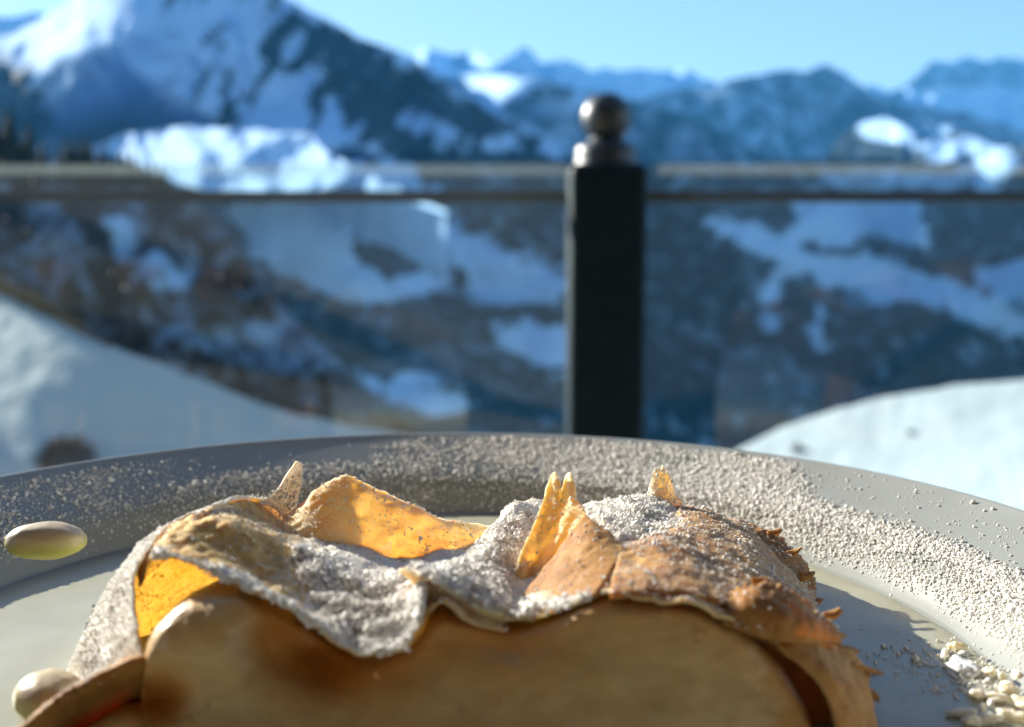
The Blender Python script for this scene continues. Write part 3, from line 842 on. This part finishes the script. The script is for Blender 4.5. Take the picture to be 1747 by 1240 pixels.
# curled edge in front of the middle: small rolled tongue
E1 = [[(718, 1058, 19.0), (732, 1042, 18.9), (756, 1032, 18.8), (800, 1062, 18.7), (860, 1075, 18.7)],
      [(722, 1046, 19.2), (742, 1030, 19.1), (766, 1020, 19.1), (806, 1046, 19.0), (862, 1062, 18.9)],
      [(708, 1004, 19.4), (736, 1001, 19.2), (770, 1012, 19.0), (812, 1036, 18.9), (870, 1056, 18.8)],
      [(682, 970, 19.6), (704, 976, 19.4), (750, 1000, 19.1), (800, 1028, 18.9), (868, 1050, 18.8)]]
sheet('curled_lip', E1, 36, 60, .0005, M['pastry'], up=(0, -1, .4), dust=.15, wob=.0005, sugar=.1, seed=12)
# browned right end
BR = [[(1040, 1014, 18.5), (1110, 1012, 18.6), (1190, 1020, 18.7), (1260, 1046, 18.8), (1330, 1066, 19.2), (1392, 1062, 20.2)],
      [(1052, 965, 19.5), (1130, 958, 19.8), (1200, 968, 20.1), (1268, 985, 20.4), (1330, 1010, 20.8), (1388, 1032, 21.5)],
      [(1068, 938, 20.4), (1150, 920, 21.3), (1215, 925, 21.9), (1280, 945, 22.2), (1335, 980, 22.5), (1384, 1018, 22.9)],
      [(1150, 905, 22.6), (1180, 885, 23.6), (1228, 890, 24.0), (1285, 915, 24.2), (1338, 958, 24.1), (1378, 1008, 24.1)],
      [(1158, 868, 24.4), (1185, 868, 24.8), (1230, 880, 24.9), (1285, 906, 24.9), (1338, 950, 24.6), (1376, 1003, 24.4)]]
sheet('browned_leaf', BR, 70, 90, .0012, M['pastry_brown'], dust=.22, wob=.0004, tear=.0006, sugar=.10, seed=13, label='dark browned leaf on the right end')
R1 = [[(1236, 905, 24.4), (1300, 945, 23.7), (1345, 990, 23.3), (1386, 1042, 22.8)], [(1250, 895, 24.8), (1314, 928, 24.2), (1358, 970, 23.8), (1392, 1034, 23.2)], [(1262, 888, 25.2), (1328, 916, 24.8), (1370, 962, 24.4), (1396, 1026, 23.6)]]
sheet('browned_leaf', R1, 24, 70, .0009, M['pastry_crisp'], up=(.6, -.6, .5), dust=.05, wob=.0006, tear=.0016, sugar=.1, seed=14)
R2 = [[(1232, 1064, 18.5), (1300, 1088, 18.5), (1370, 1098, 18.7), (1434, 1100, 19.1)], [(1240, 1036, 18.7), (1300, 1040, 18.6), (1365, 1058, 18.7), (1430, 1076, 19.3)], [(1242, 1014, 19.2), (1300, 999, 19.1), (1360, 1020, 19.2), (1420, 1058, 19.6)]]
sheet('browned_leaf', R2, 36, 90, .0006, M['pastry_crisp'], up=(0, -1, .4), dust=.05, wob=.0005, tear=.0013, sugar=.03, seed=15)
R3 = [[(1290, 1080, 19.0), (1370, 1092, 18.9), (1430, 1105, 19.2), (1474, 1136, 19.6)], [(1340, 1112, 18.6), (1405, 1125, 18.6), (1458, 1148, 19.0), (1484, 1170, 19.8)], [(1400, 1170, 18.2), (1440, 1175, 18.3), (1478, 1190, 18.9), (1492, 1210, 19.8)],
      [(1425, 1250, 17.9), (1455, 1245, 18.1), (1486, 1240, 18.8), (1500, 1250, 19.8)], [(1430, 1340, 17.6), (1460, 1330, 17.8), (1490, 1310, 18.6), (1505, 1300, 19.6)]]
sheet('browned_leaf', R3, 60, 70, .0007, M['pastry_brown'], up=(.5, -1, .2), dust=0, wob=.0006, tear=.0010, seed=16)
IR = [[(1240, 1066, 19.4), (1320, 1090, 19.4), (1400, 1120, 19.4), (1450, 1160, 19.6)], [(1290, 1150, 19.2), (1350, 1160, 19.4), (1410, 1190, 19.4), (1450, 1220, 19.4)], [(1340, 1300, 18.6), (1380, 1300, 19.0), (1420, 1300, 19.0), (1445, 1300, 19.0)]]
sheet('inner_leaf', IR, 30, 40, .001, M['pastry_brown'], up=(0, -1, .2), wob=.0008, seed=17)
for i, (x, y, Z, dx, dy, w) in enumerate([(1352, 948, 24.0, 16, -14, 16), (1372, 985, 23.4, 18, -8, 16), (1388, 1028, 22.0, 16, -6, 14), (1412, 1056, 20.0, 22, -14, 18), (1424, 1082, 19.6, 20, 2, 16), (1440, 1108, 19.3, 24, 4, 18), (1468, 1140, 19.4, 16, 8, 16), (1484, 1178, 19.5, 14, 16, 20), (1318, 916, 24.6, 14, -12, 18), (1290, 1000, 19.3, 22, -10, 30)]):
    fl = [[(x - 10, y - w * .5, Z), (x - 6, y, Z - .05), (x - 10, y + w * .6, Z)], [(x + dx * .5, y - w * .3 + dy * .5, Z + .1), (x + dx * .55, y + dy * .5, Z), (x + dx * .4, y + w * .35 + dy * .5, Z)], [(x + dx, y + dy - 2, Z + .15), (x + dx, y + dy, Z + .1), (x + dx - 2, y + dy + 3, Z + .1)]]
    sheet('pastry_flake', fl, 12, 10, .0004, M['pastry_crisp'], up=(0, -1, .3), wob=.0003, seed=120 + i)
needle = [P(1455, 1134, .193), P(1480, 1141, .194), P(1506, 1149, .195)]
nv = []
for i, c in enumerate(needle):
    for q in range(7):
        a = 2 * math.pi * q / 7
        nv.append(c + (.00055 - .0001 * i) * (math.cos(a) * UPV + math.sin(a) * FWD))
nf = grid_faces(3, 7, wrap=True)
mesh_obj('pastry_splinter', nv, np.concatenate([nf, [[20, 19, 18, 17], [14, 20, 17, 17 - 1]]]), M['pastry_brown'], st, attrs={'dust': np.zeros(21)})
# filling, a solid body with a cut front face
top = np.array([(100, 1270), (150, 1240), (205, 1208), (240, 1186), (244, 1130), (258, 1085), (298, 1036), (345, 1014), (410, 1014), (465, 1034), (530, 1070), (612, 1112), (692, 1102), (745, 1048), (800, 1056), (875, 1070), (950, 1050), (1020, 1024), (1090, 1022), (1180, 1034), (1250, 1066), (1310, 1115), (1360, 1180), (1400, 1262)], float)
top = resample(top, 220, 0)
nrow = 70
tt = np.linspace(0, 1, nrow)[:, None]
fy = top[None, :, 1] + (1345 - top[None, :, 1]) * tt
fx = np.broadcast_to(top[None, :, 0], fy.shape)
dtop = fy - top[None, :, 1]
Zf = 18.55 - .9 * np.clip((fy - 1020) / 320, 0, 1) + .35 * sstep(1150, 1400, fx)
Zf = Zf + 1.25 * np.exp(-((fx - 535 - .25 * (fy - 1100)) / 85) ** 2 - ((fy - 1105) / 62) ** 2)          # hollow under the drooping lip
Zf = Zf - .30 * np.exp(-((fx - 345) / 95) ** 2 - ((fy - 1090) / 70) ** 2)                               # swelling of the left fold
Zf = Zf + .95 * np.exp(-((fx - 268) / 48) ** 2 - ((fy - 1190) / 34) ** 2)
Zf = Zf + .30 * np.exp(-((fx - 820) / 150) ** 2 - ((fy - 1090) / 40) ** 2)
Zf = Zf + .25 * np.exp(-((fx - 685) / 55) ** 2 - ((fy - 1125) / 42) ** 2)
Zf = Zf + .55 * np.exp(-dtop / 9.0)
fp = P(fx, fy, Zf / 100)
moist_glow = np.exp(-dtop / 95.0) * (.35 + .65 * sstep(420, 560, fx) * sstep(1080, 900, fx)) + .9 * np.exp(-((fx - 535 - .25 * (fy - 1100)) / 100) ** 2 - ((fy - 1105) / 72) ** 2) + .8 * np.exp(-((fx - 268) / 60) ** 2 - ((fy - 1190) / 42) ** 2) + .5 * sstep(1260, 1400, fx)  # soaked tint, glow below the lip and shade of the hollows as colour
moist_glow = np.clip(moist_glow + .10 * fbm(fx / 60, fy / 40, 0, 3, 78), 0, 1)
fp[..., 2] = np.maximum(fp[..., 2], FLOOR + .0002)
backr = []
for d, dz in ((.006, -.0004), (.02, -.003), (.035, -.008), (.045, -.03)):
    q = fp[0] + np.array([0, d, dz])
    q[:, 2] = np.maximum(q[:, 2], FLOOR + .0003)
    backr.append(q)
fp = np.concatenate([np.array(backr[::-1]), fp])
moist_glow = np.concatenate([np.repeat(moist_glow[:1], 4, 0), moist_glow])
fn = grid_normals(fp)
if (fn.reshape(-1, 3) @ np.array([0, -1, .3])).mean() < 0:
    fn = -fn
fp = fp + fn * (.00045 * fbm(fp[..., 0] * 150, fp[..., 1] * 150, fp[..., 2] * 150, 4, 77))[..., None]
mesh_obj('filling', fp, grid_faces(*fp.shape[:2], flip=True), M['cream'], st, attrs={'moist_glow': moist_glow})

# sugar lying on the pastry
GP, GR = [], []
for a, n, dens, seed in DUSTED:
    fl = a.reshape(-1, 3)
    nn = n.reshape(-1, 3)
    du = np.linalg.norm(np.gradient(a, axis=0), axis=-1) * np.linalg.norm(np.gradient(a, axis=1), axis=-1)
    area = du.ravel()
    w = area * np.clip(.12 + nn[:, 2], .05, 1) * (.3 + .7 * sstep(-.4, .5, fbm(fl[:, 0] * 160, fl[:, 1] * 160, fl[:, 2] * 160, 3, seed + 40)))
    cnt = int(dens * area.sum() * 1e4 * 900)
    idx = rng.choice(len(fl), cnt, p=w / w.sum())
    j = rng.normal(0, 1, (cnt, 3)) * .0004
    r = rng.gamma(2.0, .00004, cnt) + .00006
    GP.append(fl[idx] + j - nn[idx] * (j * nn[idx]).sum(1, keepdims=True) + nn[idx] * (r * .45)[:, None])
    GR.append(r)
# heaps in the hollow and against the tall leaf
t1 = DUSTED[0][0]
t2 = [d for d in DUSTED if d[3] == 8][0][0]
def heap(surf, poly, n, hmax):
    fl = surf.reshape(-1, 3)
    q = fl - CAM
    dz = q @ FWD
    sx, sy = W / 2 + F * (q @ RGT) / dz, H / 2 - F * (q @ UPV) / dz
    s = poly_sd(sx, sy, poly)
    w = np.clip(s, 0, 25) / 25.0
    w = w * (.25 + .75 * sstep(-.5, .5, fbm(fl[:, 0] * 240, fl[:, 1] * 240, 0, 3, 91)))
    idx = rng.choice(len(fl), n, p=w / w.sum())
    r = rng.gamma(1.8, .00009, n) + .00008
    lift = rng.uniform(0, 1, n) * hmax * np.clip(s[idx] / 30, 0, 1) * (.55 + .45 * fbm(fl[idx, 0] * 300, fl[idx, 1] * 300, 0, 2, 92))
    GP.append(fl[idx] + rng.normal(0, .0003, (n, 3)) + np.array([0, 0, 1]) * np.maximum(lift, 0)[:, None])
    GR.append(r)
heap(t1, [(490, 925), (560, 945), (640, 985), (740, 970), (740, 1010), (725, 1060), (690, 1112), (620, 1118), (590, 1098), (540, 1040), (505, 975)], 19000, .0038)
heap(t2, [(690, 965), (780, 950), (860, 880), (930, 855), (900, 960), (880, 1030), (840, 1040), (760, 1005)], 11000, .0026)
heap(t2, [(1000, 870), (1040, 850), (1100, 845), (1165, 880), (1190, 915), (1130, 935), (1060, 930), (1010, 890)], 7000, .0014)
heap(t2, [(890, 1030), (1020, 1005), (1020, 1018), (950, 1044), (880, 1054)], 1500, .0008)
heap(t1, [(250, 960), (270, 935), (420, 980), (560, 1070), (600, 1100), (420, 1010), (300, 965)], 2500, .0004)
s = grains('sugar_dusting', np.concatenate(GP), np.concatenate(GR), M['sugar'], st)
adopt(st)

# ------------------------------------------------------------------ grapes
def blob(name, c, rx, ry, rz, mat, seed, amp=.05, n=28, parent=None, rot=0.0, attrs=True, cut=None):
    u = np.linspace(0, np.pi, n)[:, None]
    v = np.linspace(0, 2 * np.pi, n * 2, endpoint=False)[None]
    d = np.stack([np.sin(u) * np.cos(v), np.sin(u) * np.sin(v), np.cos(u) + 0 * v], -1)
    k = 1 + amp * fbm(d[..., 0] * 1.6 + seed, d[..., 1] * 1.6, d[..., 2] * 1.6, 3, seed)
    p = d * k[..., None] * np.array([rx, ry, rz])
    cr, sr = math.cos(rot), math.sin(rot)
    p = np.stack([p[..., 0] * cr - p[..., 1] * sr, p[..., 0] * sr + p[..., 1] * cr, p[..., 2]], -1)
    return mesh_obj(name, p + np.array(c), grid_faces(n, n * 2, wrap=True), mat, parent, attrs={'dust': np.full(n * n * 2, .3)})
m, nt, b, _ = mat_new('lit_top_grape_skin')
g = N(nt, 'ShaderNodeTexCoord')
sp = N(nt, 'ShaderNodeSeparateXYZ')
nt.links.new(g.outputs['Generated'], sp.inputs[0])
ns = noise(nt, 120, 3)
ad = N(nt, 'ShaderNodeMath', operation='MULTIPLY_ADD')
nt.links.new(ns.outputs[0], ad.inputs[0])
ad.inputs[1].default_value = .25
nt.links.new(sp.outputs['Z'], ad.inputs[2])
nt.links.new(ramp(nt, ad.outputs[0], [(.45, (.25, .25, .04)), (.85, (.46, .36, .22))]).outputs[0], b.inputs['Base Color'])  # green below, beige top: sunlight on the grape put into the colour
b.inputs['Roughness'].default_value = .45
b.inputs['Subsurface Weight'].default_value = .5
b.inputs['Subsurface Radius'].default_value = (.004, .003, .001)
M['grape'] = m
def at_z(px, py, z):
    d = FWD + (px - W / 2) / F * RGT + (H / 2 - py) / F * UPV
    return CAM + d * ((z - CAM[2]) / d[2])
c = at_z(78, 924, PZ - .008)
for _ in range(20):
    c = at_z(80, 922, plate_h(math.hypot(c[0] - PX, c[1] - PY)) + .0021)
tag(blob('grape', c, .0086, .0056, .0040, M['grape'], 3, .06, rot=.1), 'pale green oval grape lying at the sauce edge on the left', 'grape', 'grapes on the plate')
c = at_z(84, 1186, SAUCE_Z + .0028)
g2 = tag(blob('grape', c, 0.0060, .007, .0042, M['grape'], 9, .05, rot=.5), 'blurred green grape half hidden behind the lower left pastry edge', 'grape', 'grapes on the plate')

# ------------------------------------------------------------------ crumbs in the sauce at the right
spots = [(1612, 1122, .0022, .0008, 1.1), (1632, 1108, .0017, .0007, -.5), (1688, 1152, .0011, .0013, .3), (1640, 1222, .0011, .0026, 1.4), (1668, 1190, .0015, .0010, .2), (1700, 1196, .0012, .0022, 1.2), (1722, 1180, .0012, .0020, .9), (1690, 1232, .0013, .0021, 1.5), (1728, 1226, .0014, .0024, 1.2), (1745, 1205, .0013, .002, .6), (1655, 1236, .0016, .0010, .1), (1710, 1160, .0008, .0006, .4), (1676, 1215, .0009, .0007, 1.0), (1735, 1158, .0007, .0009, .2)]
labs = ['hook shaped crumb at the upper left of the crumb heap', 'thin short crumb touching the hook shaped crumb']
for i, (x, y, a1, a2, ro) in enumerate(spots):
    Z = (CAM[2] - SAUCE_Z) / ((y - HOR) / F)
    c = P(x, y, Z / 1.0)
    Zd = Z
    d = FWD + (x - W / 2) / F * RGT + (H / 2 - y) / F * UPV
    c = CAM + d * ((SAUCE_Z - CAM[2]) / d[2])
    c[2] = SAUCE_Z + .0006
    tag(blob('pastry_crumb', c, a1, a2, .0009, M['crumb'], 20 + i, .45, 14, rot=ro), labs[i] if i < 2 else 'pale pastry crumb in the heap at the lower right of the plate', 'crumb', 'pastry crumbs in the sauce')
M['glare'] = simple('white_glare', (.92, .92, .90), .15)  # white drop added in place of the sun glare on the sauce
d = FWD + (1642 - W / 2) / F * RGT + (H / 2 - 1143) / F * UPV
c = CAM + d * ((SAUCE_Z - CAM[2]) / d[2])
c[2] = SAUCE_Z + .0004
tag(blob('glare_drop', c, .0030, .0040, .0013, M['glare'], 41, .3, 24), 'white drop standing in for sun glare between the crumbs', 'glare')

q = c + rng.normal(0, 1, (420, 3)) * np.array([.009, .008, 0])
q[:, 2] = SAUCE_Z + .0001
tag(grains('spilled_sugar', q, rng.gamma(2.2, .00009, 420) + .00008, M['sugar']), 'loose sugar flecks around the crumbs in the sauce', 'sugar')
# ------------------------------------------------------------------ things on the snow
for i, (x, y, sz, fld, lab) in enumerate([(1365, 768, .09, KN, 'small dark rock poking out of the snow knoll near the plate rim'), (1550, 737, .05, KN, 'faint small stone half buried higher on the snow knoll')]):
    p, Z = on(fld, x, y)
    tag(blob('rock', p, sz * .55, sz * .5, sz * .6, M['rock'], 60 + i, .5, 12), lab, 'rock')
for i, (x, y, sz, lab) in enumerate([(118, 800, .30, 'dark rounded bush on the snow slope at the lower left')]):
    p, Z = on(SL, x, y)
    e = empty('bush', p)
    tag(e, lab, 'bush')
    n = 700
    dirs = rng.normal(size=(n, 3))
    dirs /= np.linalg.norm(dirs, axis=1, keepdims=True)
    q = dirs * sz * (rng.uniform(.3, 1, (n, 1)) ** .5) * np.array([1, 1, .8]) + np.array([0, 0, sz * .5])
    t1_ = rng.normal(size=(n, 3)) * .05
    t2_ = rng.normal(size=(n, 3)) * .05
    V = np.stack([q - t1_, q + t2_, q + t1_, q - t2_], 1)
    mesh_obj('foliage', V, np.arange(n * 4).reshape(-1, 4), M['bush'], e, smooth=False)
    lathe('stem', [(.03, -.1), (.025, .1), (.01, sz)], M['bark'], e, 7)
# dry grass fringe along the upper edge of the slope
n = 2600
xs = rng.uniform(-250, 190, n)
ti = np.interp(xs, [s[0] for s in SLT], [s[1] for s in SLT])
px_, py_, Z_ = SL
col = np.clip(((xs - px_[0, 0]) / (px_[0, 1] - px_[0, 0])).astype(int), 0, px_.shape[1] - 1)
base = P(xs, ti + rng.uniform(0, 7, n), Z_[0][col] * .998)
hh = rng.uniform(.08, .30, n)[:, None] * (sstep(200, 20, xs)[:, None] * .8 + .2)
tip = base + hh * (np.array([0, 0, 1]) + rng.normal(0, .35, (n, 3)))
sd2 = rng.normal(0, .012, (n, 3))
V = np.stack([base - sd2, base + sd2, tip], 1)
tag(mesh_obj('dry_grass', V, np.arange(n * 3).reshape(-1, 3), M['dry'], smooth=False), 'dry brown grass fringe along the top of the left snow slope', 'grass', kind='stuff')

# ------------------------------------------------------------------ air
v, f = box((-13500, -400, -905), (13500, 15000, 1900))
hz = mesh_obj('haze', v, f, None, smooth=False)
m = bpy.data.materials.new('mountain_air')
m.use_nodes = True
nt = m.node_tree
nt.nodes.remove(nt.nodes['Principled BSDF'])
pv = N(nt, 'ShaderNodeVolumePrincipled')
pv.inputs['Color'].default_value = (.10, .48, 1.0, 1)
pv.inputs['Density'].default_value = 4.2e-5
nt.links.new(pv.outputs[0], nt.nodes['Material Output'].inputs['Volume'])
hz.data.materials.append(m)
tag(hz, 'thin blue winter air over the valley', 'haze', kind='stuff')
